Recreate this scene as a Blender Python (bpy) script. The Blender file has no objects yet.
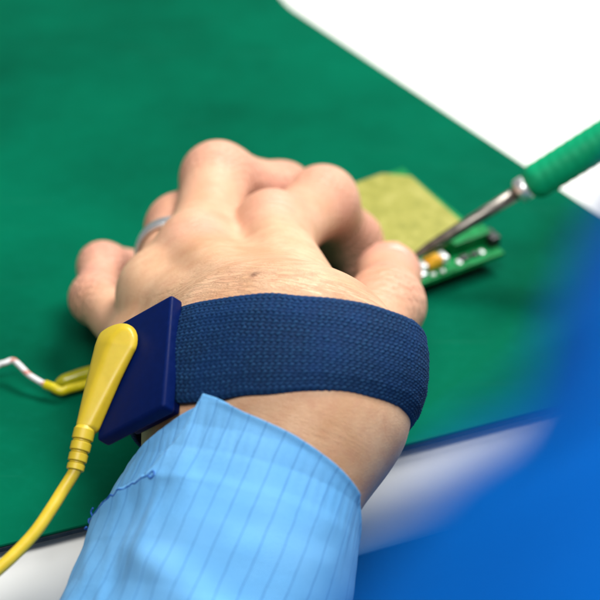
import bpy, math, random
import numpy as np
from mathutils import Vector, Matrix

random.seed(7)
RNG = np.random.default_rng(7)
C = bpy.context.scene.collection
S = bpy.context.scene
MM = 0.001

# ------------------------------------------------------------------ camera, light, exposure
CAM_TARGET = np.array([0.0, 0.0, 58.0]); CAM_DIST = 435.0; CAM_ELEV = 30.0
cam_d = bpy.data.cameras.new('camera'); cam = bpy.data.objects.new('camera', cam_d); C.objects.link(cam)
e = math.radians(CAM_ELEV)
fwd = np.array([0, math.cos(e), -math.sin(e)])
cam.location = Vector((CAM_TARGET - CAM_DIST * fwd) * MM)
cam.rotation_euler = (math.radians(90 - CAM_ELEV), 0, 0)
cam_d.sensor_width = 36; cam_d.lens = 120
cam_d.clip_start = 0.01; cam_d.clip_end = 50
cam_d.dof.use_dof = True
cam_d.dof.focus_distance = 0.445
cam_d.dof.aperture_fstop = 15.0
S.camera = cam

world = bpy.data.worlds.new('World'); S.world = world; world.use_nodes = True
bg = world.node_tree.nodes['Background']
bg.inputs[0].default_value = (0.94, 0.97, 1.0, 1); bg.inputs[1].default_value = 0.20

def area_light(name, loc, target, sx, sy, power, col):
    d = bpy.data.lights.new(name, 'AREA'); d.shape = 'RECTANGLE'; d.size = sx; d.size_y = sy
    d.energy = power; d.color = col
    o = bpy.data.objects.new(name, d); C.objects.link(o)
    o.location = loc
    o.rotation_euler = (Vector(target) - Vector(loc)).to_track_quat('-Z', 'Y').to_euler()
    return o
area_light('ceiling_lamp', (0.42, 0.48, 0.98), (0.0, 0.05, 0.03), 0.6, 0.35, 20.5, (1.0, 0.985, 0.955))
area_light('front_fill_lamp', (-0.03, -0.52, 1.0), (0.0, 0.0, 0.0), 0.6, 0.4, 10.5, (1.0, 0.98, 0.95))  # added fill from the front, brightens bench edge and near wrist; no window

S.view_settings.view_transform = 'Standard'; S.view_settings.look = 'None'
S.view_settings.exposure = 0.0; S.view_settings.gamma = 1.0
S.cycles.max_bounces = 8

# ------------------------------------------------------------------ helpers
def tag(o, label=None, cat=None, group=None, kind=None):
    if label: o['label'] = label
    if cat: o['category'] = cat
    if group: o['group'] = group
    if kind: o['kind'] = kind
    return o

def empty(name, loc=(0, 0, 0)):
    o = bpy.data.objects.new(name, None); C.objects.link(o); o.location = Vector(loc) * MM
    o.empty_display_size = 0.01
    return o

def mesh_obj(name, verts, faces, mat, parent=None, smooth=True, uv=None, attrs=None):
    """verts in mm, world space"""
    me = bpy.data.meshes.new(name)
    v = np.asarray(verts, dtype=float) * MM
    if parent is not None:
        q = parent
        while q is not None:
            v = v - np.array(q.location); q = q.parent
    me.from_pydata(v.tolist(), [], [list(map(int, f)) for f in faces])
    me.update()
    if smooth:
        me.polygons.foreach_set('use_smooth', [True] * len(me.polygons))
    if uv is not None:
        l = me.uv_layers.new(name='UVMap')
        idx = np.empty(len(me.loops), dtype=np.int32); me.loops.foreach_get('vertex_index', idx)
        l.data.foreach_set('uv', np.asarray(uv, dtype=np.float32)[idx].ravel())
    if attrs:
        for k, a in attrs.items():
            at = me.attributes.new(k, 'FLOAT', 'POINT'); at.data.foreach_set('value', np.asarray(a, dtype=np.float32))
    me.materials.append(mat)
    o = bpy.data.objects.new(name, me); C.objects.link(o)
    if parent is not None: o.parent = parent
    return o

def nrm(v):
    v = np.asarray(v, float); return v / np.linalg.norm(v)

def add_bevel(o, w, seg=3, angle=35):
    b = o.modifiers.new('bevel', 'BEVEL'); b.width = w * MM; b.segments = seg
    b.limit_method = 'ANGLE'; b.angle_limit = math.radians(angle)
    return o

def catmull(pts, n=12):
    P = [np.asarray(p, float) for p in pts]; P = [2 * P[0] - P[1]] + P + [2 * P[-1] - P[-2]]
    out = []
    for i in range(1, len(P) - 2):
        for k in range(n):
            t = k / n
            out.append(0.5 * ((2 * P[i]) + (-P[i-1] + P[i+1]) * t + (2*P[i-1] - 5*P[i] + 4*P[i+1] - P[i+2]) * t*t + (-P[i-1] + 3*P[i] - 3*P[i+1] + P[i+2]) * t**3))
    out.append(P[-2]); return np.array(out)

def tube(path, radii, seg=20, cap=True, flat=None):
    """sweep circle of given radius per point; returns verts, faces, uv (mm round, mm along)"""
    path = np.asarray(path, float); n = len(path)
    radii = np.full(n, radii) if np.isscalar(radii) else np.asarray(radii, float)
    T = np.gradient(path, axis=0); T /= np.linalg.norm(T, axis=1)[:, None]
    up = np.array([0, 0, 1.0]) if abs(T[0][2]) < 0.9 else np.array([1.0, 0, 0])
    N = np.cross(T[0], up); N /= np.linalg.norm(N)
    V, U = [], []; s = 0
    for i in range(n):
        N = N - T[i] * (N @ T[i]); N /= np.linalg.norm(N); B = np.cross(T[i], N)
        if i: s += np.linalg.norm(path[i] - path[i-1])
        for k in range(seg):
            a = 2 * math.pi * k / seg
            V.append(path[i] + radii[i] * (N * math.cos(a) + B * math.sin(a))); U.append((a * radii[i], s))
    F = []
    for i in range(n - 1):
        for k in range(seg):
            k2 = (k + 1) % seg
            F.append((i*seg+k, i*seg+k2, (i+1)*seg+k2, (i+1)*seg+k))
    if cap:
        F.append(tuple(range(seg))[::-1]); F.append(tuple((n-1)*seg + k for k in range(seg)))
    return V, F, U

def lathe_along(p0, d, prof, seg=28):
    """prof: list of (t, r) along direction d from p0"""
    p0 = np.asarray(p0, float); d = nrm(d)
    a = nrm(np.cross(d, [0, 0, 1.0] if abs(d[2]) < 0.9 else [1.0, 0, 0])); b = np.cross(d, a)
    V = []
    for t, r in prof:
        for k in range(seg):
            g = 2*math.pi*k/seg; V.append(p0 + d*t + r*(a*math.cos(g) + b*math.sin(g)))
    F = []; n = len(prof)
    for i in range(n-1):
        for k in range(seg):
            k2 = (k+1) % seg; F.append((i*seg+k, (i+1)*seg+k, (i+1)*seg+k2, i*seg+k2))
    F.append(tuple(range(seg))); F.append(tuple((n-1)*seg+k for k in range(seg))[::-1])
    return V, F

def box_verts(c, ax, ay, az):
    """oriented box, half-vectors"""
    c = np.asarray(c, float); V = []
    for sz in (-1, 1):
        for sx, sy in ((-1,-1),(1,-1),(1,1),(-1,1)):
            V.append(c + sx*np.asarray(ax) + sy*np.asarray(ay) + sz*np.asarray(az))
    F = [(3,2,1,0),(4,5,6,7),(0,1,5,4),(1,2,6,5),(2,3,7,6),(3,0,4,7)]
    return V, F

def prism(poly, z0, z1):
    n = len(poly)
    V = [(x, y, z0) for x, y in poly] + [(x, y, z1) for x, y in poly]
    F = [tuple(range(n))[::-1], tuple(range(n, 2*n))] + [(i, (i+1) % n, n+(i+1) % n, n+i) for i in range(n)]
    return V, F

# ---- value noise in numpy (for cloth folds)
_tab = RNG.random(4096)
def vnoise(x, y, seed=0):
    x = np.asarray(x, float); y = np.asarray(y, float)
    xi = np.floor(x).astype(int); yi = np.floor(y).astype(int); fx = x-xi; fy = y-yi
    fx = fx*fx*(3-2*fx); fy = fy*fy*(3-2*fy)
    def h(a, b): return _tab[(a*73 + b*179 + seed*311) % 4096]
    return (h(xi,yi)*(1-fx)+h(xi+1,yi)*fx)*(1-fy) + (h(xi,yi+1)*(1-fx)+h(xi+1,yi+1)*fx)*fy - 0.5

# ------------------------------------------------------------------ materials
class NT:
    def __init__(s, name):
        s.m = bpy.data.materials.new(name); s.m.use_nodes = True; s.t = s.m.node_tree
        s.b = s.t.nodes['Principled BSDF']
    def n(s, typ, **kw):
        x = s.t.nodes.new(typ)
        for k, v in kw.items():
            if k.startswith('i_'):
                key = k[2:]; x.inputs[int(key) if key.isdigit() else key.replace('_', ' ')].default_value = v
            else: setattr(x, k, v)
        return x
    def l(s, a, b): s.t.links.new(a, b)
    def set(s, **kw):
        for k, v in kw.items(): s.b.inputs[k.replace('_', ' ')].default_value = v
        return s
    def coords(s, scale=1000.0, uv=False):
        tc = s.n('ShaderNodeTexCoord'); mp = s.n('ShaderNodeMapping')
        mp.inputs['Scale'].default_value = (scale,)*3 if np.isscalar(scale) else scale
        s.l(tc.outputs['UV' if uv else 'Object'], mp.inputs[0]); return mp.outputs[0]
    def noise(s, vec, scale, detail=3, rough=0.5, dist=0.0):
        x = s.n('ShaderNodeTexNoise'); x.inputs['Scale'].default_value = scale; x.inputs['Detail'].default_value = detail
        x.inputs['Roughness'].default_value = rough; x.inputs['Distortion'].default_value = dist
        s.l(vec, x.inputs['Vector']); return x.outputs[0]
    def ramp(s, fac, stops):
        r = s.n('ShaderNodeValToRGB'); el = r.color_ramp.elements
        while len(el) < len(stops): el.new(0.5)
        for i, (p, c) in enumerate(stops):
            el[i].position = p; el[i].color = (*c, 1) if len(c) == 3 else c
        s.l(fac, r.inputs[0]); return r.outputs[0]
    def mix(s, fac, a, b, mode='MIX'):
        x = s.n('ShaderNodeMix', data_type='RGBA', blend_type=mode)
        for v, i in ((fac, 0), (a, 6), (b, 7)):
            if isinstance(v, (int, float)): x.inputs[i].default_value = v
            elif isinstance(v, tuple): x.inputs[i].default_value = (*v, 1)
            else: s.l(v, x.inputs[i])
        return x.outputs[2]
    def math(s, op, a, b=0.0, c=None):
        x = s.n('ShaderNodeMath', operation=op)
        for i, v in enumerate((a, b) if c is None else (a, b, c)):
            if isinstance(v, (int, float)): x.inputs[i].default_value = v
            else: s.l(v, x.inputs[i])
        return x.outputs[0]
    def bump(s, h, strength, dist_mm, prev=None):
        x = s.n('ShaderNodeBump'); x.inputs['Strength'].default_value = strength; x.inputs['Distance'].default_value = dist_mm*MM
        s.l(h, x.inputs['Height'])
        if prev is not None: s.l(prev, x.inputs['Normal'])
        return x.outputs[0]
    def col(s, c): s.l(c, s.b.inputs['Base Color'])
    def rough(s, c): s.l(c, s.b.inputs['Roughness'])
    def normal(s, c): s.l(c, s.b.inputs['Normal'])

def simple(name, col, rough=0.5, metal=0.0, var=0.12, nscale=0.6, bump=0.0, bscale=3.0, **kw):
    t = NT(name); v = t.coords(); n = t.noise(v, nscale, 4, 0.6)
    c2 = tuple(max(0, x*(1-var)) for x in col); c1 = tuple(min(1, x*(1+var)) for x in col)
    t.col(t.ramp(n, [(0.3, c2), (0.7, c1)])); t.set(Roughness=rough, Metallic=metal, **kw)
    t.rough(t.ramp(n, [(0.3, (rough*0.85,)*3), (0.7, (min(1, rough*1.15),)*3)]))
    if bump: t.normal(t.bump(t.noise(v, bscale, 3), bump, 0.15))
    return t.m

# skin
def skin_material():
    t = NT('skin'); v = t.coords()
    big = t.noise(v, 0.07, 4, 0.6); mott = t.noise(v, 0.35, 5, 0.65); fine = t.noise(v, 2.2, 4, 0.6)
    c = t.ramp(big, [(0.34, (0.575, 0.31, 0.165)), (0.66, (0.73, 0.46, 0.285))])
    c = t.mix(t.math('MULTIPLY', t.ramp(mott, [(0.42, (0,0,0)), (0.72, (1,1,1))]), 0.52), c, (0.57, 0.27, 0.165))
    c = t.mix(t.math('MULTIPLY', t.ramp(fine, [(0.5, (0,0,0)), (0.8, (1,1,1))]), 0.22), c, (0.72, 0.50, 0.36))
    red = t.n('ShaderNodeAttribute', attribute_name='red').outputs['Fac']
    c = t.mix(t.math('MULTIPLY', red, 0.75), c, (0.66, 0.30, 0.225))
    mole = t.n('ShaderNodeAttribute', attribute_name='mole').outputs['Fac']
    c = t.mix(t.math('MULTIPLY', mole, 0.75), c, (0.16, 0.07, 0.04))
    t.col(c)
    t.set(Subsurface_Weight=0.09, Subsurface_Scale=0.0025, IOR=1.45, Specular_IOR_Level=0.55)
    t.b.inputs['Subsurface Radius'].default_value = (1.0, 0.38, 0.2)
    t.rough(t.ramp(mott, [(0.3, (0.40,)*3), (0.75, (0.56,)*3)]))
    vo = t.n('ShaderNodeTexVoronoi', feature='DISTANCE_TO_EDGE'); vo.inputs['Scale'].default_value = 1.5
    dv = t.n('ShaderNodeMix', data_type='VECTOR'); dv.inputs[0].default_value = 0.06
    nz = t.n('ShaderNodeTexNoise'); nz.inputs['Scale'].default_value = 0.6; t.l(v, nz.inputs['Vector'])
    vm = t.n('ShaderNodeVectorMath', operation='MULTIPLY_ADD'); t.l(nz.outputs['Color'], vm.inputs[0]); vm.inputs[1].default_value = (1.2,)*3; t.l(v, vm.inputs[2])
    t.l(vm.outputs[0], vo.inputs['Vector'])
    cell = t.ramp(vo.outputs['Distance'], [(0.0, (0,0,0)), (0.16, (1,1,1))])
    n1 = t.bump(cell, 0.30, 0.12)
    cr = t.n('ShaderNodeAttribute', attribute_name='crease').outputs['Fac']
    n2 = t.bump(cr, 1.0, 0.8, n1)
    # long shallow folds running across the wrist
    al = t.n('ShaderNodeAttribute', attribute_name='along').outputs['Fac']; ac = t.n('ShaderNodeAttribute', attribute_name='across').outputs['Fac']
    wm = t.n('ShaderNodeAttribute', attribute_name='wrinkle').outputs['Fac']
    cx = t.n('ShaderNodeCombineXYZ'); t.l(t.math('MULTIPLY', ac, 0.10), cx.inputs[0]); t.l(t.math('MULTIPLY', al, 0.75), cx.inputs[1])
    wn = t.noise(cx.outputs[0], 1.0, 5, 0.62, 0.35)
    rid = t.math('ABSOLUTE', t.math('SUBTRACT', wn, 0.5))
    rid = t.ramp(rid, [(0.0, (0,0,0)), (0.07, (1,1,1))])
    rid = t.math('MULTIPLY', t.math('SUBTRACT', rid, 1.0), wm)
    n2 = t.bump(rid, 0.7, 0.28, n2)
    n3 = t.bump(fine, 0.22, 0.2, n2)
    t.normal(n3); return t.m

def knit_material():
    t = NT('navy_knit'); v = t.coords(); fine = t.noise(v, 3.5, 4, 0.7); big = t.noise(v, 0.12, 3)
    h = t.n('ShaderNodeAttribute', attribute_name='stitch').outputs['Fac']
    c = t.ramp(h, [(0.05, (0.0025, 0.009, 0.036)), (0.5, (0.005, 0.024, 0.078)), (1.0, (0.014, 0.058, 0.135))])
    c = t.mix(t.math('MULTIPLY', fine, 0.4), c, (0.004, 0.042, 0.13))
    c = t.mix(t.ramp(big, [(0.4, (0,0,0)), (0.7, (0.35,)*3)]), c, (0.003, 0.036, 0.15))
    t.col(c); t.set(Roughness=0.72, Sheen_Weight=0.03, Sheen_Roughness=0.5, Specular_IOR_Level=0.12)
    t.b.inputs['Sheen Tint'].default_value = (0.3, 0.5, 0.9, 1)
    t.normal(t.bump(fine, 0.5, 0.12)); return t.m

def cloth_material(name, c_lo, c_hi, c_line, stripes=True):
    t = NT(name); uv = t.coords(1.0, uv=True); v = t.coords()
    big = t.noise(v, 0.05, 3); fine = t.noise(v, 1.2, 4, 0.7)
    c = t.ramp(big, [(0.3, c_lo), (0.7, c_hi)])
    sx = t.n('ShaderNodeSeparateXYZ'); t.l(uv, sx.inputs[0])
    # woven threads
    w1 = t.math('SINE', t.math('MULTIPLY', sx.outputs[0], 2*math.pi/0.42)); w2 = t.math('SINE', t.math('MULTIPLY', sx.outputs[1], 2*math.pi/0.42))
    wv = t.math('MULTIPLY', w1, w2)
    c = t.mix(t.math('MULTIPLY', t.math('ADD', wv, 1.0), 0.10), c, tuple(min(1, x*1.6) for x in c_hi))
    if stripes:
        # conductive thread pinstripe every 5.2 mm, slightly wandering
        wob = t.math('MULTIPLY', t.math('SUBTRACT', t.noise(v, 0.25, 2), 0.5), 0.5)
        ph = t.math('FRACT', t.math('DIVIDE', t.math('ADD', sx.outputs[0], wob), 3.9))
        d = t.math('MULTIPLY', t.math('ABSOLUTE', t.math('SUBTRACT', ph, 0.5)), 3.9)
        ln = t.n('ShaderNodeMapRange'); t.l(d, ln.inputs[0]); ln.inputs[1].default_value = 0.06; ln.inputs[2].default_value = 0.22; ln.inputs[3].default_value = 1; ln.inputs[4].default_value = 0
        dash = t.math('ADD', t.math('MULTIPLY', t.math('ADD', w2, 1.0), 0.2), 0.28)
        c = t.mix(t.math('MULTIPLY', ln.outputs[0], dash), c, c_line)
    t.col(c)
    t.set(Roughness=0.68, Sheen_Weight=0.06, Sheen_Roughness=0.4, Specular_IOR_Level=0.15)
    n1 = t.bump(wv, 0.5, 0.1); n2 = t.bump(fine, 0.35, 0.22, n1); t.normal(n2)
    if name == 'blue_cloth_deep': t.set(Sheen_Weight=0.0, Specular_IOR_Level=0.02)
    return t.m

def mat_material():
    t = NT('green_rubber'); v = t.coords()
    big = t.noise(v, 0.009, 5, 0.6); mid = t.noise(v, 0.25, 5, 0.7); fine = t.noise(v, 5.0, 2)
    c = t.ramp(big, [(0.28, (0.0004, 0.056, 0.028)), (0.72, (0.0005, 0.128, 0.066))])
    c = t.mix(t.math('MULTIPLY', t.ramp(mid, [(0.5, (0,0,0)), (0.8, (1,1,1))]), 0.10), c, (0.003, 0.22, 0.15))
    # fine pale scratches in two directions
    sc = None
    for ang, ys, off in ((0.5, 1.6, 0.0), (-0.9, 1.1, 31.0), (1.7, 1.3, 77.0)):
        tc = t.n('ShaderNodeTexCoord'); mp = t.n('ShaderNodeMapping'); mp.inputs['Rotation'].default_value = (0, 0, ang)
        mp.inputs['Scale'].default_value = (1000*0.02, 1000*ys*1.6, 1); mp.inputs['Location'].default_value = (off, off, 0)
        t.l(tc.outputs['Object'], mp.inputs[0])
        x = t.noise(mp.outputs[0], 0.9, 1)
        x = t.ramp(x, [(0.75, (0,0,0)), (0.79, (1,1,1))])
        sc = x if sc is None else t.mix(1.0, sc, x, 'LIGHTEN')
    c = t.mix(t.math('MULTIPLY', sc, 0.16), c, (0.06, 0.30, 0.21)); t.col(c)
    t.rough(t.ramp(mid, [(0.3, (0.36,)*3), (0.8, (0.52,)*3)]))
    t.set(Specular_IOR_Level=0.012)
    n1 = t.bump(fine, 0.12, 0.12); n2 = t.bump(sc, 0.25, 0.08, n1); t.normal(n2); return t.m

M_SKIN = skin_material()
M_KNIT = knit_material()
M_NAVY = simple('navy_plastic', (0.001, 0.008, 0.068), 0.45, var=0.1, bump=0.10, bscale=6, Specular_IOR_Level=0.06)
M_YELLOW = simple('yellow_vinyl', (0.56, 0.405, 0.018), 0.42, var=0.06, nscale=0.25, bump=0.06, bscale=4, Subsurface_Weight=0.12, Subsurface_Scale=0.002)
M_SLEEVE = cloth_material('blue_cloth', (0.10, 0.345, 0.70), (0.15, 0.41, 0.76), (0.03, 0.13, 0.40))
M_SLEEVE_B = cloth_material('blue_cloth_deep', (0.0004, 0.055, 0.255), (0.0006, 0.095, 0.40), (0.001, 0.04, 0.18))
M_COAT = cloth_material('blue_cloth_lap', (0.003, 0.10, 0.26), (0.004, 0.13, 0.32), (0.005, 0.05, 0.2))
M_THREAD = simple('blue_thread', (0.01, 0.10, 0.40), 0.7)
M_MAT = mat_material()
M_MATBASE = simple('dark_rubber', (0.012, 0.022, 0.03), 0.5, var=0.3)
M_TABLE = simple('white_laminate', (0.88, 0.88, 0.84), 0.35, var=0.03, nscale=0.03)
M_SILVER = simple('silver', (0.86, 0.87, 0.88), 0.34, 0.9, var=0.05)
M_NAIL = simple('nail', (0.74, 0.47, 0.38), 0.25, var=0.05)
M_HAIR = simple('hair', (0.09, 0.045, 0.02), 0.5)
# ------------------------------------------------------------------ setting: workbench, mat
EDGE0 = np.array([-68.2, -10.9]); EDGE1 = np.array([47.3, 39.2])
ed = nrm(EDGE1 - EDGE0); en = np.array([-ed[1], ed[0]])      # along the front edge, and away from the sitter

def bench():
    # section across the bench: rounded front edge, 30 mm thick
    sec = []
    r = 17.0; f = -7.0
    sec += [(900.0, -2.45), (f + r, -2.45)]
    for k in range(1, 9):
        a = math.pi/2 * k/8; sec.append((f + r - r*math.sin(a), -2.45 - r + r*math.cos(a)))
    for k in range(0, 9):
        a = math.pi/2 * k/8; sec.append((f + 9 - 9*math.cos(a), -20.4 - 9*math.sin(a)))
    sec += [(900.0, -29.4)]
    V = []; n = len(sec)
    for s in (-700.0, 900.0):
        for d, z in sec:
            p = EDGE0 + ed*s + en*d; V.append((p[0], p[1], z))
    F = [(i, i+1, n+i+1, n+i) for i in range(n-1)] + [(n-1, 0, n, 2*n-1)]
    F += [tuple(range(n))[::-1], tuple(range(n, 2*n))]
    root = empty('workbench', (0, 300, -30))
    tag(root, 'white laminate workbench with a rounded front edge under the green mat', 'workbench')
    o = mesh_obj('top', V, F, M_TABLE, root)
    o.modifiers.new('es', 'EDGE_SPLIT').split_angle = math.radians(40)
    return root
bench()

def mat():
    c = np.array([-4.0, 318.0])          # far corner, rounded
    rt = np.array([89.2, 151.0]); k = nrm(rt - c)
    # corner where right edge meets front edge
    A = np.array([ed, -k]).T; tt = np.linalg.solve(A, c - EDGE0); near = EDGE0 + ed*tt[0]
    ul = np.array([-190.0, 900.0]); ll = EDGE0 - ed*520
    def rounded(poly, r, n=6):
        out = []
        for i in range(len(poly)):
            p = poly[i]; a = nrm(poly[i-1]-p); b = nrm(poly[(i+1) % len(poly)]-p)
            for q in range(n+1):
                t = q/n; out.append((p + a*r)*(1-t)**2 + 2*p*t*(1-t) + (p + b*r)*t**2)
        return out
    poly = rounded([ll, near, c, ul], 5)
    root = empty('bench_mat', (0, 100, -2.5))
    tag(root, 'green rubber work mat with a dark underside lying on the white bench', 'mat')
    V, F = prism(poly, -0.9, 0.0); add_bevel(mesh_obj('surface_layer', V, F, M_MAT, root, smooth=False), 0.35, 2)
    inner = [p for p in poly]
    V, F = prism(inner, -2.4, -0.93); add_bevel(mesh_obj('base_layer', V, F, M_MATBASE, root, smooth=False), 0.3, 2)
    return root
mat()

# floor far below, seen past the bench edge
V, F = prism([(-3000, -3000), (3000, -3000), (3000, 3000), (-3000, 3000)], -760, -750)
tag(mesh_obj('floor', V, F, simple('grey_floor', (0.22, 0.24, 0.27), 0.5), smooth=False), 'plain grey floor below the workbench', None, None, 'structure')

# ------------------------------------------------------------------ arm: distance field and surface
yaw, pit, rol = math.radians(20), math.radians(36), math.radians(18)
AX = np.array([math.sin(yaw)*math.cos(pit), math.cos(yaw)*math.cos(pit), math.sin(pit)])     # along the forearm to the hand
w0 = np.array([math.cos(yaw), -math.sin(yaw), 0]); n0 = np.cross(w0, AX)
WX = w0*math.cos(rol) + n0*math.sin(rol)            # towards the thumb
NX = n0*math.cos(rol) - w0*math.sin(rol)            # out of the back of the wrist
ORG = np.array([-15.2, -15.0, 56.5]) - 22.5*NX
def L(u, v, h): return ORG + u*WX + v*AX + h*NX
def to_local(P):
    d = np.asarray(P) - ORG; return d @ WX, d @ AX, d @ NX

def cap(P, a, b, ra, rb):
    a = np.asarray(a, np.float32); b = np.asarray(b, np.float32); ab = b-a
    t = np.clip(((P-a) @ ab) / (ab @ ab), 0, 1)
    q = P - a - t[:, None]*ab
    return np.sqrt((q*q).sum(1)) - (ra + (rb-ra)*t)
def smin(a, b, k):
    h = np.maximum(k - np.abs(a-b), 0)/k; return np.minimum(a, b) - h*h*k*0.25
def smins(ds, k):
    r = ds[0]
    for d in ds[1:]: r = smin(r, d, k)
    return r

MCP = {'index': (-7, 72, 34), 'middle': (-26, 61, 34), 'ring': (-34.5, 52, 29), 'pinky': (-37.5, 37.5, 22)}
CHAIN = {
 'index': [MCP['index'], (6.0, 103, 29), (14.5, 113, 11.5), (19, 110, 5)],
 'middle': [MCP['middle'], (-22, 103, 36), (-5, 120, 23), (4, 125, 8)],
 'ring': [MCP['ring'], (-31.5, 95, 25), (-22, 110, 13), (-14, 114, 8)],
 'pinky': [MCP['pinky'], (-53.5, 76, 14.5), (-53.5, 97, 12.5), (-47.5, 105.5, 7.0)],
 'thumb': [(13.0, 30, 26), (21.5, 58, 23), (23.5, 87, 15.5)],
}
RAD = {'index': [9.8, 9.2, 8.0, 7.0], 'middle': [9.8, 9.4, 8.2, 7.4], 'ring': [9.6, 9.2, 8.2, 7.0], 'pinky': [7.4, 5.9, 5.8, 5.6], 'thumb': [9.4, 9.4, 8.9]}

def sdf(P):
    P = np.asarray(P, np.float32)
    f = []
    for s in (-1, 1):
        f.append(cap(P, L(s*12, -125, 2), L(s*7.2-1.2, -42, -1*(s<0)), 25, 17.2))
        f.append(cap(P, L(s*7.2-1.2, -42, -1*(s<0)), L(s*8.6, -6, 0), 17.2, 18.4))
        f.append(cap(P, L(s*8.6, -6, 0), L(s*8.5, 4, 0), 18.4, 16.5))
    fore = smins(f, 9)
    pal = []
    base = {'index': L(8, 8, 1.5), 'middle': L(3, 9, 5), 'ring': L(-7, 8, 3), 'pinky': L(-16, 6, -1)}
    for k in MCP: pal.append(cap(P, base[k], MCP[k], 13.0, 8.7))
    for k1, k2 in (('index', 'middle'), ('middle', 'ring'), ('ring', 'pinky')):
        a = np.array(MCP[k1]) - np.array([0, 6, 7.5]); b = np.array(MCP[k2]) - np.array([0, 6, 7.5])
        pal.append(cap(P, (np.array(base[k1])+base[k2])/2, (a+b)/2, 13, 8.0))
    pal.append(cap(P, L(-17, 2, -6), np.array(MCP['pinky']) + [4, -6, -7], 13, 8))
    palm = smins(pal, 7)
    thenar = cap(P, L(11.5, 0, -5), CHAIN['thumb'][0], 11.5, 10.3)
    palm = smin(palm, thenar, 9)
    # tendons and knuckle heads
    for k in ('index', 'middle', 'ring'):
        m = np.array(MCP[k], float)
        up = nrm(np.array([-0.05, -0.1, 1.0]))
        palm = smin(palm, cap(P, m + up*{'index': 6.0, 'middle': 4.6, 'ring': 2.6}[k] + [0, 1, 0], m + up*{'index': 3.4, 'middle': 2.8, 'ring': 1.8}[k] + [0, -10, 0.5], 7.2, 5.8), 5.0)
        a = np.array(base[k]) + NX*11.0; b = m + up*8.2 + [0, -6, 0]
        palm = smin(palm, cap(P, a, b - up*{'index': 0.5, 'middle': 1.2, 'ring': 3.0}[k], 1.8, 2.2), 6)
    body = smin(fore, palm, 16)
    fing = None
    for k, ch in CHAIN.items():
        r = RAD[k]; ds = []
        for i in range(len(ch)-1):
            a = np.array(ch[i], float); b = np.array(ch[i+1], float)
            mid = (a+b)/2; rm = (r[i]+r[i+1])/2*(0.98 if k == 'pinky' else 0.90)
            ds.append(np.minimum(cap(P, a, mid, r[i], rm), cap(P, mid, b, rm, r[i+1])))
        d = smins(ds, 5 if k == 'pinky' else 4)
        # fleshy pad at the tip
        a = np.array(ch[-2], float); b = np.array(ch[-1], float)
        fing = d if fing is None else smin(fing, d, 1.2)
    out = smin(body, fing, 7)
    return out

def grid_surface(fn, lo, hi, h, coarse=4):
    lo = np.array(lo, float); hi = np.array(hi, float)
    n = (np.ceil((hi-lo)/(h*coarse)).astype(int))*coarse + 1
    ax = [lo[i] + h*np.arange(n[i]) for i in range(3)]
    cx = [a[::coarse] for a in ax]
    G = np.stack(np.meshgrid(*cx, indexing='ij'), -1).reshape(-1, 3)
    fc = fn(G).reshape([len(a) for a in cx])
    near = np.abs(fc) < h*coarse*1.9
    f = np.repeat(np.repeat(np.repeat(fc, coarse, 0), coarse, 1), coarse, 2)[:n[0], :n[1], :n[2]].astype(np.float32)
    # a fine point is evaluated when any coarse corner around it is near
    nc = near.copy()
    for d in range(3):
        m = nc.copy(); sl = [slice(None)]*3; s2 = [slice(None)]*3
        sl[d] = slice(None, -1); s2[d] = slice(1, None); m[tuple(sl)] |= nc[tuple(s2)]; m[tuple(s2)] |= nc[tuple(sl)]; nc = m
    mk = np.repeat(np.repeat(np.repeat(nc, coarse, 0), coarse, 1), coarse, 2)[:n[0], :n[1], :n[2]]
    ii = np.argwhere(mk)
    for s in range(0, len(ii), 400000):
        q = ii[s:s+400000]; f[q[:,0], q[:,1], q[:,2]] = fn(lo + h*q)
    # surface nets
    sg = f < 0
    cs = np.zeros([m-1 for m in n], int)
    corners = [(i, j, k) for i in (0, 1) for j in (0, 1) for k in (0, 1)]
    sh = lambda A, c: A[c[0]:c[0]+n[0]-1, c[1]:c[1]+n[1]-1, c[2]:c[2]+n[2]-1]
    for c in corners: cs += sh(sg, c)
    act = (cs > 0) & (cs < 8)
    cell = np.argwhere(act); idx = -np.ones(act.shape, int); idx[act] = np.arange(len(cell))
    acc = np.zeros((len(cell), 3)); cnt = np.zeros(len(cell))
    for a in corners:
        for d in range(3):
            if a[d]: continue
            b = list(a); b[d] = 1
            fa = sh(f, a)[act]; fb = sh(f, b)[act]; m = (fa < 0) != (fb < 0)
            t = np.where(m, fa/np.where(m, fa-fb, 1), 0)
            p = np.tile(np.array(a, float), (len(cell), 1)); p[:, d] = t
            acc += p*m[:, None]; cnt += m
    V = lo + h*(cell + acc/cnt[:, None])
    F = []
    for d in range(3):
        a1, a2 = (d+1) % 3, (d+2) % 3
        sl0 = [slice(None)]*3; sl1 = [slice(None)]*3; sl0[d] = slice(None, -1); sl1[d] = slice(1, None)
        e0 = sg[tuple(sl0)]; e1 = sg[tuple(sl1)]
        E = np.argwhere(e0 != e1); flip = e0[e0 != e1]
        ok = (E[:, a1] > 0) & (E[:, a2] > 0) & (E[:, a1] < n[a1]-1) & (E[:, a2] < n[a2]-1)
        E = E[ok]; flip = flip[ok]
        def cid(o1, o2):
            q = E.copy(); q[:, a1] -= o1; q[:, a2] -= o2; return idx[q[:,0], q[:,1], q[:,2]]
        Q = np.stack([cid(1, 1), cid(0, 1), cid(0, 0), cid(1, 0)], 1)
        Q[~flip] = Q[~flip][:, ::-1]
        F.append(Q)
    return V, np.concatenate(F)

def gradient(fn, P, h=0.4):
    g = np.zeros_like(P)
    for d in range(3):
        o = np.zeros(3); o[d] = h; g[:, d] = fn(P+o) - fn(P-o)
    return g/np.maximum(np.linalg.norm(g, axis=1)[:, None], 1e-6)

person = empty('person', (-30, -120, 0))
tag(person, 'person in blue work clothes, left hand holding a small circuit board on the mat', 'person')

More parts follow.
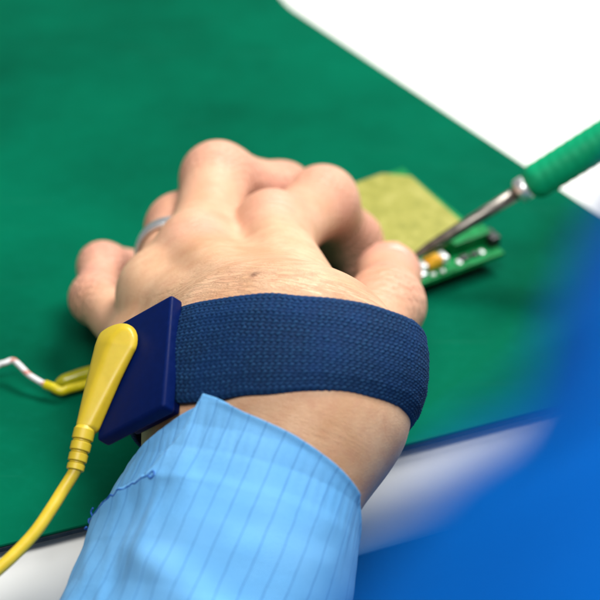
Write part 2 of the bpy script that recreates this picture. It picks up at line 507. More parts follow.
V, F = grid_surface(sdf, (-80, -135, -75), (50, 142, 78), 0.85)
V = V - gradient(sdf, V)*sdf(V)[:, None]*0.9
# where the skin is redder, creased, freckled
def fall(P, c, r): return np.exp(-((P-np.array(c, float))**2).sum(1)/(r*r))
red = np.zeros(len(V))
for k in CHAIN:
    red += 0.9*fall(V, CHAIN[k][-1], 15)
    for j in CHAIN[k][1:-1]: red += 0.65*fall(V, j, 14)
for k in ('index', 'middle'): red += 0.9*fall(V, np.array(MCP[k]) + [0, -3, 11], 9)
red += 0.8*fall(V, CHAIN['index'][2], 18)
fd = np.full(len(V), 99.0)
for k, ch in CHAIN.items():
    a = np.array(ch[0], float); b = np.array(ch[1], float); a = a + (b-a)*(0.45 if k != 'thumb' else 0.7)
    fd = np.minimum(fd, cap(V, a, b, 11, 11))
    for i in range(1, len(ch)-1): fd = np.minimum(fd, cap(V, ch[i], ch[i+1], 11, 11))
red += 0.32*np.clip(1-fd/8, 0, 1)
red = np.clip(red*(0.85+0.5*vnoise(V[:,0]/7, V[:,1]/7+V[:,2]/9, 77)), 0, 1)
lu, lv, lh = to_local(V)
cre = np.zeros(len(V))
# fine creases across the back of the wrist, and at each knuckle
wob = vnoise(lu/6, lv/3, 1)*2.2 + vnoise(lu/17, lv/9, 2)*5
env = np.exp(-((lv-17)/7.0)**2)*(lh > 0)
cre -= 0.18*env*np.clip(np.sin((lv+wob)*2*math.pi/2.7)*1.6-0.7, 0, 1)*np.clip(vnoise(lu/9, lv/4, 5)*3+0.6, 0, 1)
for k, ch in CHAIN.items():
    for i in range(1, len(ch)-1):
        c = np.array(ch[i], float); ax = nrm(np.array(ch[i+1], float) - np.array(ch[i-1], float))
        s = (V-c) @ ax; e_ = np.exp(-(((V-c)**2).sum(1))/(11.0**2))
        cre -= 1.3*e_*np.clip(np.sin((s + vnoise(V[:,0]/3, V[:,2]/3, 4)*1.2)*2*math.pi/2.2)*1.5-0.6, 0, 1)
for k in ('index', 'middle'):
    c = np.array(MCP[k]) + [0, -3, 9.0]
    e_ = np.exp(-(((V-c)**2).sum(1))/(9.0**2))
    s = V[:,1] - c[1]
    cre -= 0.25*e_*np.clip(np.sin((s + vnoise(V[:,0]/3, V[:,1]/3, 9)*2.0)*2*math.pi/2.4)*1.5-0.6, 0, 1)
MOLE = np.array([-9.9, -0.3, 65.4])
i_m = np.argmin(((V-MOLE)**2).sum(1)); dm = np.linalg.norm((V - V[i_m])*np.array([1.0, 0.8, 1]), axis=1)
mole = np.clip(1.5 - dm/0.9, 0, 1)
wrk = (0.7*np.exp(-((lv-15.5)/6.0)**2) + 0.55*np.exp(-np.clip(lv-14, 0, 99)/45)*(lv > 9) + 0.2*np.exp(-((lv+15)/4.0)**2))*np.clip(lh/6, 0, 1)
arm = mesh_obj('arm', V, F, M_SKIN, person, attrs={'red': red, 'crease': cre, 'mole': mole, 'along': lv, 'across': lu, 'wrinkle': wrk})
bpy.context.view_layer.update()

# fingernails
def nail(name, tip, prev, dorsal, r, length, width, parent):
    tip = np.array(tip, float); d = nrm(tip - np.array(prev, float)); up = nrm(np.array(dorsal) - d*np.dot(dorsal, d)); sd = np.cross(d, up)
    V, F = [], []; nu, nv = 9, 9
    for lay in (0, 1):
        for i in range(nu):
            for j in range(nv):
                a = (j/(nv-1)-0.5); t = i/(nu-1)
                taper = 1 - 0.25*(1-math.cos(abs(a)*math.pi))*0
                wdt = width*(0.86 + 0.14*math.sin(t*math.pi))*(1 if t < .85 else 1-0.25*((t-.85)/.15)**2)
                ang = a*1.7
                p = tip + d*(-length + t*(length + r*0.72) + r*0.12) + sd*(math.sin(ang)/math.sin(.85)*wdt/2) + up*((r*1.01)*(1 - 0.32*(1-math.cos(ang))/(1-math.cos(.85))*0.9) - 0.16*t*t*r - (0.5 if lay else 0))
                V.append(p)
    for lay in (0, 1):
        o = lay*nu*nv
        for i in range(nu-1):
            for j in range(nv-1):
                q = (o+i*nv+j, o+i*nv+j+1, o+(i+1)*nv+j+1, o+(i+1)*nv+j)
                F.append(q if lay else q[::-1])
    for i in range(nu-1):
        for j in (0, nv-1): F.append((i*nv+j, (i+1)*nv+j, nu*nv+(i+1)*nv+j, nu*nv+i*nv+j))
    for j in range(nv-1):
        for i in (0, nu-1): F.append((i*nv+j, i*nv+j+1, nu*nv+i*nv+j+1, nu*nv+i*nv+j))
    return mesh_obj('fingernail', V, F, M_NAIL, parent)
nail('fingernail', CHAIN['thumb'][-1], CHAIN['thumb'][-2], (0.30, 0.1, 0.95), 8.9, 6.0, 11.0, arm)
nail('fingernail', CHAIN['pinky'][-1], CHAIN['pinky'][-2], (-0.1, 0.75, 0.6), 5.8, 4.5, 7.4, arm)

# ------------------------------------------------------------------ profile of the arm around its axis
def radial(v, th, extra=None):
    """skin radius in direction th (0 thumb side, 90 back of the wrist) at station v"""
    th = np.asarray(th, float); v = np.broadcast_to(np.asarray(v, float), th.shape)
    o = ORG + v[..., None]*AX; d = np.cos(th)[..., None]*WX + np.sin(th)[..., None]*NX
    lo = np.full(th.shape, 5.0); hi = np.full(th.shape, 48.0)
    for _ in range(26):
        m = (lo+hi)/2; p = (o + d*m[..., None]).reshape(-1, 3)
        ins = (sdf(p) < 0).reshape(th.shape); lo = np.where(ins, m, lo); hi = np.where(ins, hi, m)
    return lo

def hull_profile(v, NT_=360):
    th = np.linspace(0, 2*np.pi, NT_, endpoint=False)
    r = np.minimum(radial(np.full(NT_, v), th), 36)
    P = np.stack([r*np.cos(th), r*np.sin(th)], 1)
    pts = sorted(map(tuple, P))
    def half(ps):
        o = []
        for p in ps:
            while len(o) > 1 and (o[-1][0]-o[-2][0])*(p[1]-o[-2][1]) - (o[-1][1]-o[-2][1])*(p[0]-o[-2][0]) <= 0: o.pop()
            o.append(p)
        return o[:-1]
    H = np.array(half(pts) + half(pts[::-1]))
    # radius of hull in each direction
    out = np.zeros(NT_)
    for i in range(len(H)):
        a, b = H[i], H[(i+1) % len(H)]; e_ = b-a
        for j in range(NT_):
            d = np.array([math.cos(th[j]), math.sin(th[j])]); den = d[0]*e_[1] - d[1]*e_[0]
            if abs(den) < 1e-9: continue
            t = (a[0]*e_[1] - a[1]*e_[0])/den; s = (a[0]*d[1] - a[1]*d[0])/den
            if t > 0 and -1e-6 <= s <= 1+1e-6: out[j] = max(out[j], t)
    return th, out
def smooth_c(a, n=9):
    k = np.hanning(n+2)[1:-1]; k /= k.sum()
    return np.convolve(np.concatenate([a[-n:], a, a[:n]]), k, 'same')[n:-n]

SV0, SV1 = -13.4, 10.6
st_v = np.linspace(SV0+1, SV1+2, 6); st_r = []
for v_ in st_v:
    th_, r_ = hull_profile(v_); st_r.append(smooth_c(r_, 15))
st_r = np.array(st_r)
def strap_r(v, th):
    x = (np.asarray(th) % (2*np.pi))/(2*np.pi)*360; i0 = np.floor(x).astype(int) % 360; i1 = (i0+1) % 360; f = x-np.floor(x)
    s = np.clip((np.asarray(v)-SV0)/(SV1-SV0)*5, 0, 4.9999); k = s.astype(int); g = s-k
    a = st_r[k, i0]*(1-f) + st_r[k, i1]*f; b = st_r[k+1, i0]*(1-f) + st_r[k+1, i1]*f
    return a*(1-g) + b*g

strap = empty('wrist_strap', tuple(L(0, 0, 0)))
tag(strap, 'navy blue knitted antistatic wrist strap with a plastic plate worn around the left wrist', 'wrist strap')

def knit_band():
    nt, nv = 1200, 140
    th = np.linspace(0, 2*np.pi, nt, endpoint=False)
    rm = strap_r(np.zeros(nt), th)
    pm = np.stack([rm*np.cos(th), rm*np.sin(th)], 1)
    seg = np.linalg.norm(np.roll(pm, -1, 0)-pm, axis=1); arc = np.concatenate([[0], np.cumsum(seg)[:-1]])
    tot = seg.sum()
    V, att, F = [], [], []
    vv = np.linspace(SV0, SV1, nv)
    TH, VV = np.meshgrid(th, vv, indexing='ij'); AR = np.repeat(arc[:, None], nv, 1)
    # knitted stitches: rows 1.02 mm apart across the band, each loop 1.7 mm along it, slanting in turn
    ncol = round(tot/1.3); pitch = tot/ncol; row = 0.86
    jit = vnoise(AR/2.3, VV/1.1, 3)*0.5
    rr = (VV-SV0)/row + vnoise(AR/4, VV/4, 8)*0.6; ri = np.floor(rr); rf = rr-ri
    x = AR/pitch + 0.38*ri + jit*0.35
    x += 0.28*(np.abs(rf-0.5))*np.where(ri % 2 == 0, 1, -1)*2
    xi = np.floor(x); xf = x-xi
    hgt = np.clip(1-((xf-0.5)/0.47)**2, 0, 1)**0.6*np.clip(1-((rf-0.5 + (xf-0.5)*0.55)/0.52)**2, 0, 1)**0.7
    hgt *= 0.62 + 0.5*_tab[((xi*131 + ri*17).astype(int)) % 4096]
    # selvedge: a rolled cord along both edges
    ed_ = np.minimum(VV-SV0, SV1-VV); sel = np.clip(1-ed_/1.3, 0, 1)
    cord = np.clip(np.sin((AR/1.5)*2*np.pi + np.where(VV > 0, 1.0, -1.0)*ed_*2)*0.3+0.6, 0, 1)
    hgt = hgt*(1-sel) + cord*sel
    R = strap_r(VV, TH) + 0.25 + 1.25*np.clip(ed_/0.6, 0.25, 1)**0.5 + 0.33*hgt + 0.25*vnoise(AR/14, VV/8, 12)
    # edge wavers a little
    VVw = VV + vnoise(AR/7, VV*0, 21)*0.5*np.abs(VV)/12
    VVw = VVw + 2.4*np.cos(TH) + 5.0*(1-np.sin(TH))*np.clip(np.cos(TH), 0, 1) + np.where(VV < 0, 1, 0.0)*(-VV/12)*(3.0*np.clip(np.cos(TH-0.1), 0, 1)**2 - 1.5*np.clip(-np.cos(TH-0.5), 0, 1))
    P = ORG + VVw[..., None]*AX + (R*np.cos(TH))[..., None]*WX + (R*np.sin(TH))[..., None]*NX
    Pi = ORG + VVw[..., None]*AX + ((strap_r(VV, TH)+0.05)*np.cos(TH))[..., None]*WX + ((strap_r(VV, TH)+0.05)*np.sin(TH))[..., None]*NX
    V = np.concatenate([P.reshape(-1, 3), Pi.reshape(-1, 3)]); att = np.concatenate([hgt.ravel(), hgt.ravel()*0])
    I = np.arange(nt*nv).reshape(nt, nv); J = np.roll(I, -1, 0); N_ = nt*nv
    F = np.concatenate([
        np.stack([I[:, :-1], J[:, :-1], J[:, 1:], I[:, 1:]], -1).reshape(-1, 4),
        (np.stack([I[:, 1:], J[:, 1:], J[:, :-1], I[:, :-1]], -1) + N_).reshape(-1, 4),
        np.stack([I[:, 0], I[:, 0]+N_, J[:, 0]+N_, J[:, 0]], -1), np.stack([I[:, -1], J[:, -1], J[:, -1]+N_, I[:, -1]+N_], -1)])
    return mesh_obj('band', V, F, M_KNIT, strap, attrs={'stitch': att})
knit_band()

# plastic plate of the strap, on the outer (little finger) side of the wrist
PTH = math.radians(134)
pr = float(strap_r(np.array([0.0]), np.array([PTH]))[0])
PNA = math.radians(105)
pn = math.cos(PNA)*WX + math.sin(PNA)*NX                  # out of the face of the plate
PA = nrm(AX + 0.37*(-math.sin(PNA)*WX + math.cos(PNA)*NX)); PA = nrm(PA - pn*(PA @ pn))   # long side of the plate
pt = nrm(np.cross(pn, PA)); pt = pt if pt @ WX < 0 else -pt                               # short side, away from the thumb
PC = L(pr*math.cos(PTH), -6.5, pr*math.sin(PTH)) + pn*2.6 + pt*1.9 - PA*0.4
PLW, PLL, PLH = 10.3, 14.6, 1.8
def plate():
    V, F = box_verts(PC, pt*PLW, PA*PLL, pn*PLH)
    p = add_bevel(mesh_obj('plate', V, F, M_NAVY, strap, smooth=True), 0.8, 4)
    V, F = box_verts(PC - pn*3.4 - pt*2.0, pt*6.5, PA*12.6, pn*1.4)
    add_bevel(mesh_obj('clasp', V, F, M_NAVY, p, smooth=True), 0.5, 2)
    return p
plate()

# ------------------------------------------------------------------ snap plug and cord
plug_n = pn
pd = nrm(-PA*0.94 + pt*0.34)                      # the way the plug points, towards the sitter and outwards
PH = PC + pn*(PLH) + PA*6.0 + pt*5.1              # snap centre, on the face of the plate
ps = np.cross(pn, pd)
cordset = empty('grounding_cord', tuple(PH))
tag(cordset, 'yellow coiled-free grounding cord with a teardrop snap plug clipped on the navy plate', 'cord')
cordset['label'] = 'yellow grounding cord with a teardrop snap plug clipped onto the navy strap plate'
def plug_sdf(P):
    d = P - PH; x = d @ pd; y = d @ ps; z = d @ pn
    t = np.clip(x/18.5, 0, 1)
    w = 6.3 - (6.3-2.35)*t**0.86           # half-width
    hh = 5.0*(1-t) + 4.3*t                                             # height above the plate
    xx = np.where(x < 0, x, np.where(x > 18.5, (x-18.5)*5.0, 0))
    # rounded body
    qx = xx/1.0; k = np.sqrt((qx/6.3)**2 + (y/w)**2)
    side = (k-1)*w*0.92
    top = z - hh*(1 - 0.16*(y/w)**2 - 0.45*np.clip(-x/6.3, 0, 1)**2) 
    # shoulder facets either side of a flat crown
    fac = (np.abs(y+0.6)*0.58 + z*0.81) - (hh*0.81 + w*0.22)
    bot = 0.15 - z + np.clip(x-7, 0, 20)*-0.03
    d1 = -smin(-side, -top, 1.6); d1 = -smin(-d1, -fac, 0.45); d1 = -smin(-d1, -bot, 1.0)
    return d1
def plug_world(P): return plug_sdf(np.asarray(P, float))
c_ = PH + pd*8
V, F = grid_surface(plug_world, c_-22, c_+22, 0.42)
V = V - gradient(plug_world, V, 0.2)*plug_world(V)[:, None]*0.8
plug = mesh_obj('plug', V, F, M_YELLOW, cordset)
# ribbed strain relief, bending down from the plug
q0 = PH + pd*19.4 + pn*2.3
dirs = nrm(pd*0.93 - pn*0.05 + np.array([0.0, -0.06, -0.16]))
prof = []
t_ = 0.0
steps = [(2.4, 2.3), (0.55, 1.95), (1.9, 2.2), (0.55, 1.8), (1.8, 2.05), (0.5, 1.65), (1.4, 1.9)]
prof.append((-0.6, 1.9))
for ln, r in steps:
    prof += [(t_+0.02, r-0.12), (t_+0.15, r), (t_+ln-0.15, r), (t_+ln-0.02, r-0.12)]; t_ += ln
V, F = lathe_along(q0, dirs, prof, 36)
sr = mesh_obj('strain_relief', V, F, M_YELLOW, cordset); sr.modifiers.new('es', 'EDGE_SPLIT').split_angle = math.radians(28)
qe = q0 + dirs*(t_-0.3)
CORD_PTS = [qe - dirs*1.5, qe + dirs*0.5, (-50.6, -28.9, 27.6), (-52.6, -33.0, 26.0), (-55.4, -38.2, 24.0), (-59, -43.1, 22.2), (-63.6, -48.6, 20.6), (-72, -57.5, 18), (-92, -76, 9), (-130, -105, -20), (-180, -140, -70)]
V, F, U = tube(catmull(CORD_PTS, 10), 1.36, 20)
mesh_obj('cable', V, F, M_YELLOW, cordset, uv=U)

# ------------------------------------------------------------------ sleeve over the forearm
def lerp_tab(x, xs, ys): return np.interp(x, xs, ys)
NT2 = 760
def sleeve():
    th = np.linspace(0, 2*np.pi, NT2, endpoint=False)
    deg = np.degrees(th)
    cuff = lerp_tab(deg, [0, 20, 42, 66, 82, 91, 106, 134, 165, 190, 260, 330, 360], [-23, -20.5, -18, -16, -14, -13.4, -16.5, -23.5, -31.5, -36, -42, -34, -23])
    cuff = smooth_c(cuff, 9)
    NVS = 260
    t = np.linspace(0, 1, NVS)
    # base radius from the arm, smoothed, opening out towards the elbow
    vs = np.linspace(-15, -125, 23); prof = []
    for v_ in vs:
        prof.append(smooth_c(radial(np.full(120, v_), np.linspace(0, 2*np.pi, 120, endpoint=False)), 15))
    prof = np.array(prof)
    TH = np.repeat(th[:, None], NVS, 1); DEG = np.degrees(TH)
    VV = cuff[:, None] + (t[None, :]**1.35)*(-165-cuff[:, None])
    vi = np.clip((-15-VV)/110*22, 0, 21.999); k = vi.astype(int); g = vi-k
    xi = TH/(2*np.pi)*120; i0 = np.floor(xi).astype(int) % 120; i1 = (i0+1) % 120; f = xi-np.floor(xi)
    base = (prof[k, i0]*(1-f)+prof[k, i1]*f)*(1-g) + (prof[k+1, i0]*(1-f)+prof[k+1, i1]*f)*g
    D = np.maximum(cuff[:, None]-VV, 0)          # distance from the cuff
    off = 1.5 + 0.6*(1-np.exp(-D/6)) + 0.05*D + 0.06*np.clip(D-15, 0, 80)*np.clip(-np.cos(TH), 0, 1)
    off += 1.0*np.exp(-((DEG-165)/38)**2)*np.clip(D/5+0.35, 0, 1)
    # long soft folds
    nx = TH/(2*np.pi)
    def pn_(a, b, s): 
        return vnoise(np.cos(TH)*a + np.sin(TH)*a*0.6 + 40, VV/b + np.sin(TH)*1.1 + 90, s)
    off += 2.6*pn_(1.7, 34, 31)*np.clip(D/25, 0, 1) + 1.1*pn_(4.2, 11, 32)*np.clip(D/14, 0.15, 1) + 0.45*pn_(9, 5, 33)*np.clip(D/10, 0.25, 1)
    # diagonal pull folds
    for (d0, v0, sl, wd, am, ln) in ((40, -62, 0.42, 4.5, 1.6, 40), (70, -88, 0.35, 6, 1.9, 45), (20, -78, 0.5, 4, 1.3, 30), (120, -70, -0.25, 5, 1.2, 35), (95, -50, 0.30, 3.5, 0.6, 28)):
        x = DEG-d0; y = VV-v0 - sl*x*0.5
        off += am*np.exp(-(y/wd)**2 - (x/ln)**2)
    # cuff opening: the upper flap lies over the lower one along a slanting edge
    edge_deg = lerp_tab(VV, [-40, -36, -32, -22, -13.5], [152, 134, 111, 96.5, 90])
    s = (edge_deg - DEG)
    amt = lerp_tab(VV, [-46, -39, -32, -13], [0.0, 1.2, 3.0, 2.6])
    off += amt*(np.clip(s/1.1+0.5, 0, 1)**2*(3-2*np.clip(s/1.1+0.5, 0, 1)))*np.exp(-np.clip(s, 0, 200)/40)
    off -= 1.2*np.exp(-np.clip(-s-0.5, 0, 99)/14)*(s < 0.2)*np.clip((VV+44)/6, 0, 1)
    # hem roll and stitch pucker
    off += 0.35*np.exp(-(D/0.9)**2) + 0.05*np.sin(DEG*1.3)*np.exp(-((D-6)/5)**2)
    R = base + off
    P = ORG + VV[..., None]*AX + (R*np.cos(TH))[..., None]*WX + (R*np.sin(TH))[..., None]*NX
    # uv in mm: round the arm (at a mean radius so stripes run straight along), and along it
    rmn = 24.5 + 0.0*VV
    U = np.stack([TH*rmn + 0.10*VV, VV], -1).reshape(-1, 2)
    I = np.arange(NT2*NVS).reshape(NT2, NVS); J = np.roll(I, -1, 0)
    F = np.stack([I[:, :-1], I[:, 1:], J[:, 1:], J[:, :-1]], -1).reshape(-1, 4)
    o = mesh_obj('sleeve', P.reshape(-1, 3), F, M_SLEEVE, person, uv=U)
    so = o.modifiers.new('cloth', 'SOLIDIFY'); so.thickness = 0.5*MM; so.offset = -1
    o['label'] = 'pale blue pinstriped sleeve with an open cuff over the left forearm'
    def at(d, v_, lift=0.25):
        j = int(round(d/360*NT2)) % NT2; kk = int(np.argmin(np.abs(VV[j]-v_)))
        return P[j, kk] + lift*nrm(math.cos(math.radians(d))*WX + math.sin(math.radians(d))*NX)
    return o, at
slv, at = sleeve()
bpy.context.view_layer.update()
# dark thread closing the cuff opening, with frayed ends
pts = []
for k in range(26):
    q = k/25; d = 153 - q*44; v_ = lerp_tab(d, [109, 133, 153], [-31.8, -35.8, -40.2])
    pts.append(at(d-1.2, v_-0.3, 0.55) + np.array([0, 0, 0.12*math.sin(k*1.9)]) + AX*0.12*math.cos(k*2.3))
lp = pts[-1]; pts += [lp + WX*1.2 + AX*1.0 + NX*.3, lp + WX*1.9 + AX*.2 + NX*.4, lp + WX*1.2 - AX*.6 + NX*.3, lp + WX*.3 - AX*.1 + NX*.2]
V, F, U = tube(catmull(pts, 4), 0.16, 8); mesh_obj('seam_thread', V, F, M_THREAD, slv)
b0 = at(154, -40.4, 0.3)
for s in range(3):
    pp = [b0 + WX*(s*0.8), b0 - WX*(0.9+.5*s) + AX*(1.0-s*1.3) + NX*1.0, b0 - WX*(2.0-.3*s) + AX*(2.2-s*1.8) + NX*(1.2+s*.3), b0 - WX*(1.2+.6*s) + AX*(3.0-s*2.2) + NX*(2.0-s)]
    V, F, U = tube(catmull(pp, 6), 0.24, 6); mesh_obj('frayed_thread', V, F, M_THREAD, slv)

# ------------------------------------------------------------------ the other sleeve, close to the lens, and the coat over the lap
def ray_pt(px, py, depth):
    r = np.array([1.0, 0, 0]); u = np.array([0, math.sin(e), math.cos(e)])
    return CAM_TARGET - CAM_DIST*fwd + depth*(fwd + r*(px-300)/2000 + u*(300-py)/2000)
FS = [(40, -340, 60), (52, -300, 128), (70, -225, 185), (110, -60, 165), (170, 60, 132), (215, 105, 122)]
FS = [ray_pt(650, 1210, 98), ray_pt(802, 905, 103), ray_pt(912, 556, 127), (125, -60, 190), (180, 40, 150), (222, 95, 130)]
path = catmull(FS, 14)
rad = np.interp(np.linspace(0, 1, len(path)), [0, 0.25, 0.5, 0.8, 1], [30.5, 27.4, 26.5, 27, 26])
V, F, U = tube(path, rad, 72)
V = np.array(V); U = np.array(U)
ctr = np.repeat(path, 72, 0); dd = V-ctr
V = ctr + dd*(1 + 0.22*vnoise(U[:,0]/22, U[:,1]/17, 44) + 0.05*vnoise(U[:,0]/9, U[:,1]/8, 45))[:, None]
o = mesh_obj('sleeve', V, F, M_SLEEVE_B, person, uv=U)
o['label'] = 'deep blue sleeve of the other arm, out of focus in front'
def lap():
    n, m = 60, 40; V = []; U = []
    for i in range(n):
        for j in range(m):
            x = -60 + 520*i/(n-1); y = -330 + 640*j/(m-1)
            z = -95 + 30*math.exp(-((x-140)/95)**2) + 30*math.exp(-((x+120)/95)**2) - 0.03*np.maximum(y-60, 0)
            z += 9*vnoise(x/45, y/60, 51)
            V.append((x, y, z)); U.append((x, y))
    F = [(i*m+j, (i+1)*m+j, (i+1)*m+j+1, i*m+j+1) for i in range(n-1) for j in range(m-1)]
    o = mesh_obj('coat', V, F, M_COAT, person, uv=U); s_ = o.modifiers.new('cloth', 'SOLIDIFY'); s_.thickness = 3*MM
    return o
lap()

# ------------------------------------------------------------------ finger ring
def ring():
    ch = CHAIN['ring']; a = np.array(ch[0], float); b = np.array(ch[1], float); d = nrm(b-a)
    c = a + (b-a)*0.60; r = 9.35*0.985
    x = nrm(np.cross(d, [0, 0, 1])); z = np.cross(x, d)
    prof = [(-2.4, 0.05), (-2.1, 0.8), (-1.2, 1.05), (1.2, 1.05), (2.1, 0.8), (2.4, 0.05), (2.0, -0.4), (-2.0, -0.4)]
    V, F = [], []; seg = 56; n = len(prof)
    for k in range(seg):
        g = 2*math.pi*k/seg; q = x*math.cos(g) + z*math.sin(g)
        for t, h in prof: V.append(c + d*t + q*(r+h))
    for k in range(seg):
        for i in range(n): F.append((k*n+i, k*n+(i+1) % n, ((k+1) % seg)*n+(i+1) % n, ((k+1) % seg)*n+i))
    o = mesh_obj('finger_ring', V, F, M_SILVER)
    tag(o, 'plain silver ring worn on the ring finger behind the knuckles', 'ring')
ring()

# ------------------------------------------------------------------ circuit board held by thumb and finger
M_PCB = simple('green_solder_mask', (0.002, 0.20, 0.05), 0.4, var=0.3, nscale=0.35, Specular_IOR_Level=0.15)
M_PCBEDGE = simple('board_edge', (0.012, 0.12, 0.05), 0.5)
def mesh_panel_material():
    t = NT('olive_grid_panel'); v = t.coords(1.0, uv=True); o = t.coords(); n = t.noise(o, 0.22, 4, 0.65)
    c = t.ramp(n, [(0.3, (0.20, 0.20, 0.012)), (0.5, (0.29, 0.275, 0.03)), (0.7, (0.38, 0.35, 0.075))])
    sx = t.n('ShaderNodeSeparateXYZ'); t.l(v, sx.inputs[0])
    def dots(i): return t.math('ABSOLUTE', t.math('SINE', t.math('MULTIPLY', sx.outputs[i], math.pi/0.85)))
    g = t.math('MULTIPLY', dots(0), dots(1))
    c = t.mix(t.math('MULTIPLY', t.ramp(g, [(0.35, (0,0,0)), (0.7, (1,1,1))]), 0.6), c, (0.17, 0.19, 0.035))
    t.col(c); t.set(Roughness=0.42, Metallic=0.15); return t.m
M_OLIVE = mesh_panel_material()
M_CAP = simple('amber_plastic', (0.95, 0.46, 0.02), 0.35)
M_TERM = simple('tin_terminal', (0.80, 0.84, 0.84), 0.3, 0.3)
M_BLACK = simple('black_plastic', (0.012, 0.014, 0.014), 0.45)
M_WHITEP = simple('white_plastic', (0.75, 0.78, 0.82), 0.4)

def on_plane(px, py, p0, nrm_):
    o = CAM_TARGET - CAM_DIST*fwd
    d = ray_pt(px, py, 1.0) - o; return o + d*(((p0-o) @ nrm_)/(d @ nrm_))
BT = ray_pt(418, 300, 556)                                   # a corner of the board near the thumb
b_x = nrm(np.array([0.80, 0.52, 0.04])); b_y = nrm(np.array([-0.60, 0.79, 0.12])); b_z = nrm(np.cross(b_x, b_y)); b_y = np.cross(b_z, b_x)
BW, BL = 31.0, 49.5
B0 = np.array([31.5, 99.5, 5.0])                             # near-left corner of the board top
def bp(x, y, z=0.0): return B0 + b_x*x + b_y*y + b_z*z
board = empty('circuit_board', tuple(bp(0, 0)))
tag(board, 'small green circuit board with an olive gridded panel held between thumb and finger', 'circuit board')
V, F = box_verts(bp(BW/2, BL/2, -0.8), b_x*BW/2, b_y*BL/2, b_z*0.8)
add_bevel(mesh_obj('board', V, F, M_PCB, board, smooth=False), 0.2, 2)
# tall edge connector block and skirt below
V, F = box_verts(bp(BW-7, 8.0, 1.9), b_x*6.5, b_y*2.2, b_z*1.9); add_bevel(mesh_obj('header', V, F, M_PCB, board, smooth=False), 0.3, 2)
V, F = box_verts(bp(BW-0.6, 6.0, 0.9), b_x*1.6, b_y*2.6, b_z*2.2); add_bevel(mesh_obj('connector', V, F, M_BLACK, board, smooth=False), 0.4, 2)
# olive panel standing on spacers
pa = [bp(-4, 11.0, 2.2), bp(20, 9.5, 2.2), bp(27.5, 12.5, 2.2), bp(28.5, 42, 2.4), bp(22, 47.5, 2.4), bp(-4, 47, 2.4)]
def slab(pts, nrm_, th):
    n = len(pts); V = [p for p in pts] + [p - nrm_*th for p in pts]
    F = [tuple(range(n)), tuple(range(n, 2*n))[::-1]] + [(i, n+i, n+(i+1) % n, (i+1) % n) for i in range(n)]
    return V, F
V, F = slab(pa, b_z, 1.4)
uvp = [((np.array(p)-B0) @ b_x, (np.array(p)-B0) @ b_y) for p in V]
add_bevel(mesh_obj('panel', V, F, M_OLIVE, board, smooth=False, uv=uvp), 0.3, 2)
for (x, y) in ((3, 18), (24, 18), (24, 40), (3, 40)):
    V, F = box_verts(bp(x, y, 0.75), b_x*1.5, b_y*1.5, b_z*0.74); mesh_obj('spacer', V, F, M_BLACK, board, smooth=False)
# components along the near strip
def chip(name, x, y, lx, ly, lz, m):
    V, F = box_verts(bp(x, y, lz), b_x*lx, b_y*ly, b_z*lz); return add_bevel(mesh_obj(name, V, F, m, board, smooth=True), min(lx, ly, lz)*0.45, 3)
chip('capacitor', 9.5, 5.0, 2.4, 1.8, 1.5, M_CAP)
chip('terminal', 13.2, 5.2, 1.0, 1.7, 1.3, M_TERM)
chip('terminal', 5.8, 4.8, 1.0, 1.7, 1.3, M_TERM)
chip('terminal', 3.4, 2.6, 1.8, 1.2, 0.7, M_TERM)
chip('resistor', 19.0, 3.2, 1.6, 0.9, 0.5, M_BLACK)
chip('resistor', 22.6, 3.0, 1.2, 0.8, 0.5, M_BLACK)
chip('terminal', 16.8, 2.4, 0.6, 0.9, 0.3, M_TERM)
chip('terminal', 25.2, 3.0, 0.6, 0.8, 0.3, M_TERM)
chip('terminal', 7.2, 1.4, 0.7, 0.6, 0.3, M_TERM)
chip('terminal', 10.4, 1.4, 0.7, 0.6, 0.3, M_TERM)
chip('connector', 1.0, 52.0, 4.0, 2.2, 1.8, M_WHITEP)

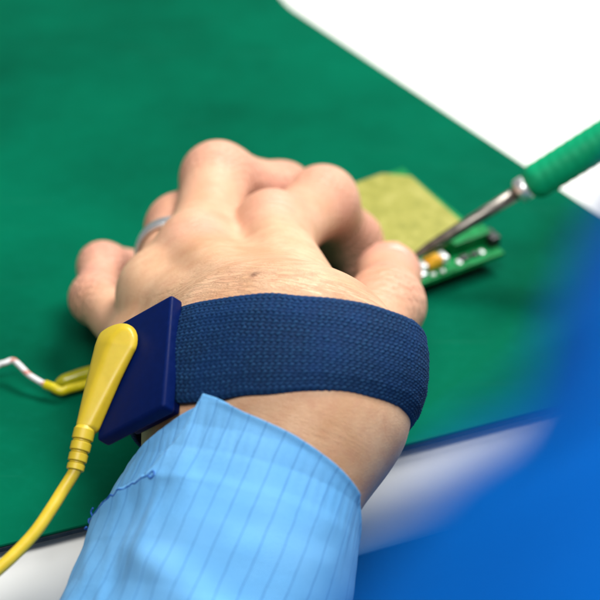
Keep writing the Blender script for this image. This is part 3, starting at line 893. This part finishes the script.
# ------------------------------------------------------------------ soldering tool
def tool():
    tip = np.array([32.0, 108.5, 9.5]); fe = np.array([60.6, 112.0, 28.0]); d = nrm(fe-tip); Lf = np.linalg.norm(fe-tip)
    root = empty('soldering_iron', tuple(tip))
    tag(root, 'soldering iron with a steel shaft and ribbed green handle touching the circuit board', 'soldering iron')
    ms = simple('worn_steel', (0.24, 0.22, 0.195), 0.38, 1.0, var=0.35, nscale=0.4)
    V, F = lathe_along(tip, d, [(-4, 0.35), (0, 0.9), (4, 1.45), (12, 1.7), (Lf+1, 1.9)], 28); mesh_obj('shaft', V, F, ms, root)
    V, F = lathe_along(tip + d*(Lf-1.4), d, [(0, 1.9), (0.05, 2.9), (0.5, 3.4), (2.6, 3.5), (3.2, 3.3), (3.6, 2.9)], 32); f_ = mesh_obj('ferrule', V, F, M_SILVER, root)
    prof = [(0, 2.6), (0.8, 3.7), (1.8, 4.6)]
    t = 3.0
    while t < 120:
        prof += [(t, 4.95+min(t, 30)*0.01), (t+1.1, 5.1+min(t, 30)*0.01), (t+2.2, 4.95+min(t, 30)*0.01)]; t += 2.9
    prof += [(t, 5.0), (t+3, 3.0)]
    V, F = lathe_along(tip + d*(Lf+1.6), d, prof, 48)
    mesh_obj('handle', V, F, simple('green_grip', (0.001, 0.29, 0.125), 0.5, bump=0.1, Specular_IOR_Level=0.15), root)
    V, F, U = tube(catmull([tip + d*(Lf+t+3), tip + d*(Lf+t+30), tip + d*(Lf+t+60) + np.array([10, 30, -20.0]), (230, 260, 40), (300, 330, 3)], 10), 2.2, 14)
    mesh_obj('power_cable', V, F, M_BLACK, root)
tool()

# ------------------------------------------------------------------ component lead left of the plug
def lead():
    root = empty('wire_lead', (-62, 62, 2))
    tag(root, 'thin white and red wire ending in a bent yellow sleeve, lying left of the hand', 'wire')
    g = lambda px, py, z: on_plane(px, py, np.array([0, 0, z]), np.array([0, 0, 1.0]))
    P = catmull([g(-60, 400, 1.0), g(-22, 378, 3), g(-2, 365.5, 5), g(5, 363, 5.5), g(13, 360.5, 5.8), g(19, 365, 5.5), g(28, 374, 4.6), g(36, 379.5, 4.0), g(46, 385, 3.4)], 8)
    t = NT('wire_insulation'); uv = t.coords(1.0, uv=True); sx = t.n('ShaderNodeSeparateXYZ'); t.l(uv, sx.inputs[0])
    ph = t.math('SINE', t.math('ADD', t.math('MULTIPLY', sx.outputs[1], 1.05), t.math('MULTIPLY', sx.outputs[0], 1.0)))
    t.col(t.ramp(ph, [(0.55, (0.74, 0.74, 0.76)), (0.8, (0.62, 0.25, 0.20))])); t.set(Roughness=0.4)
    V, F, U = tube(P, 0.75, 14); mesh_obj('insulation', V, F, t.m, root, uv=U)
    my = simple('yellow_sleeve', (0.70, 0.58, 0.01), 0.25, Transmission_Weight=0.15)
    V, F, U = tube(catmull([g(45, 384.5, 3.4), g(52, 387, 3.2), g(61, 391, 2.6), g(70, 388.5, 2.6), g(90, 383, 2.8), g(112, 377, 3)], 8), 1.15, 18); mesh_obj('yellow_sleeve', V, F, my, root)
    mo = simple('olive_glass', (0.46, 0.44, 0.012), 0.12, Transmission_Weight=0.35)
    V, F, U = tube(catmull([g(55, 384, 2.4), g(62, 382, 2.6), g(72, 378.5, 3.0), g(86, 374, 3.4), g(108, 369, 3.6)], 8), np.interp(np.linspace(0, 1, 33), [0, .12, .3, 1], [0.5, 1.1, 1.75, 1.9]), 18)
    mesh_obj('glass_body', V, F, mo, root)
lead()
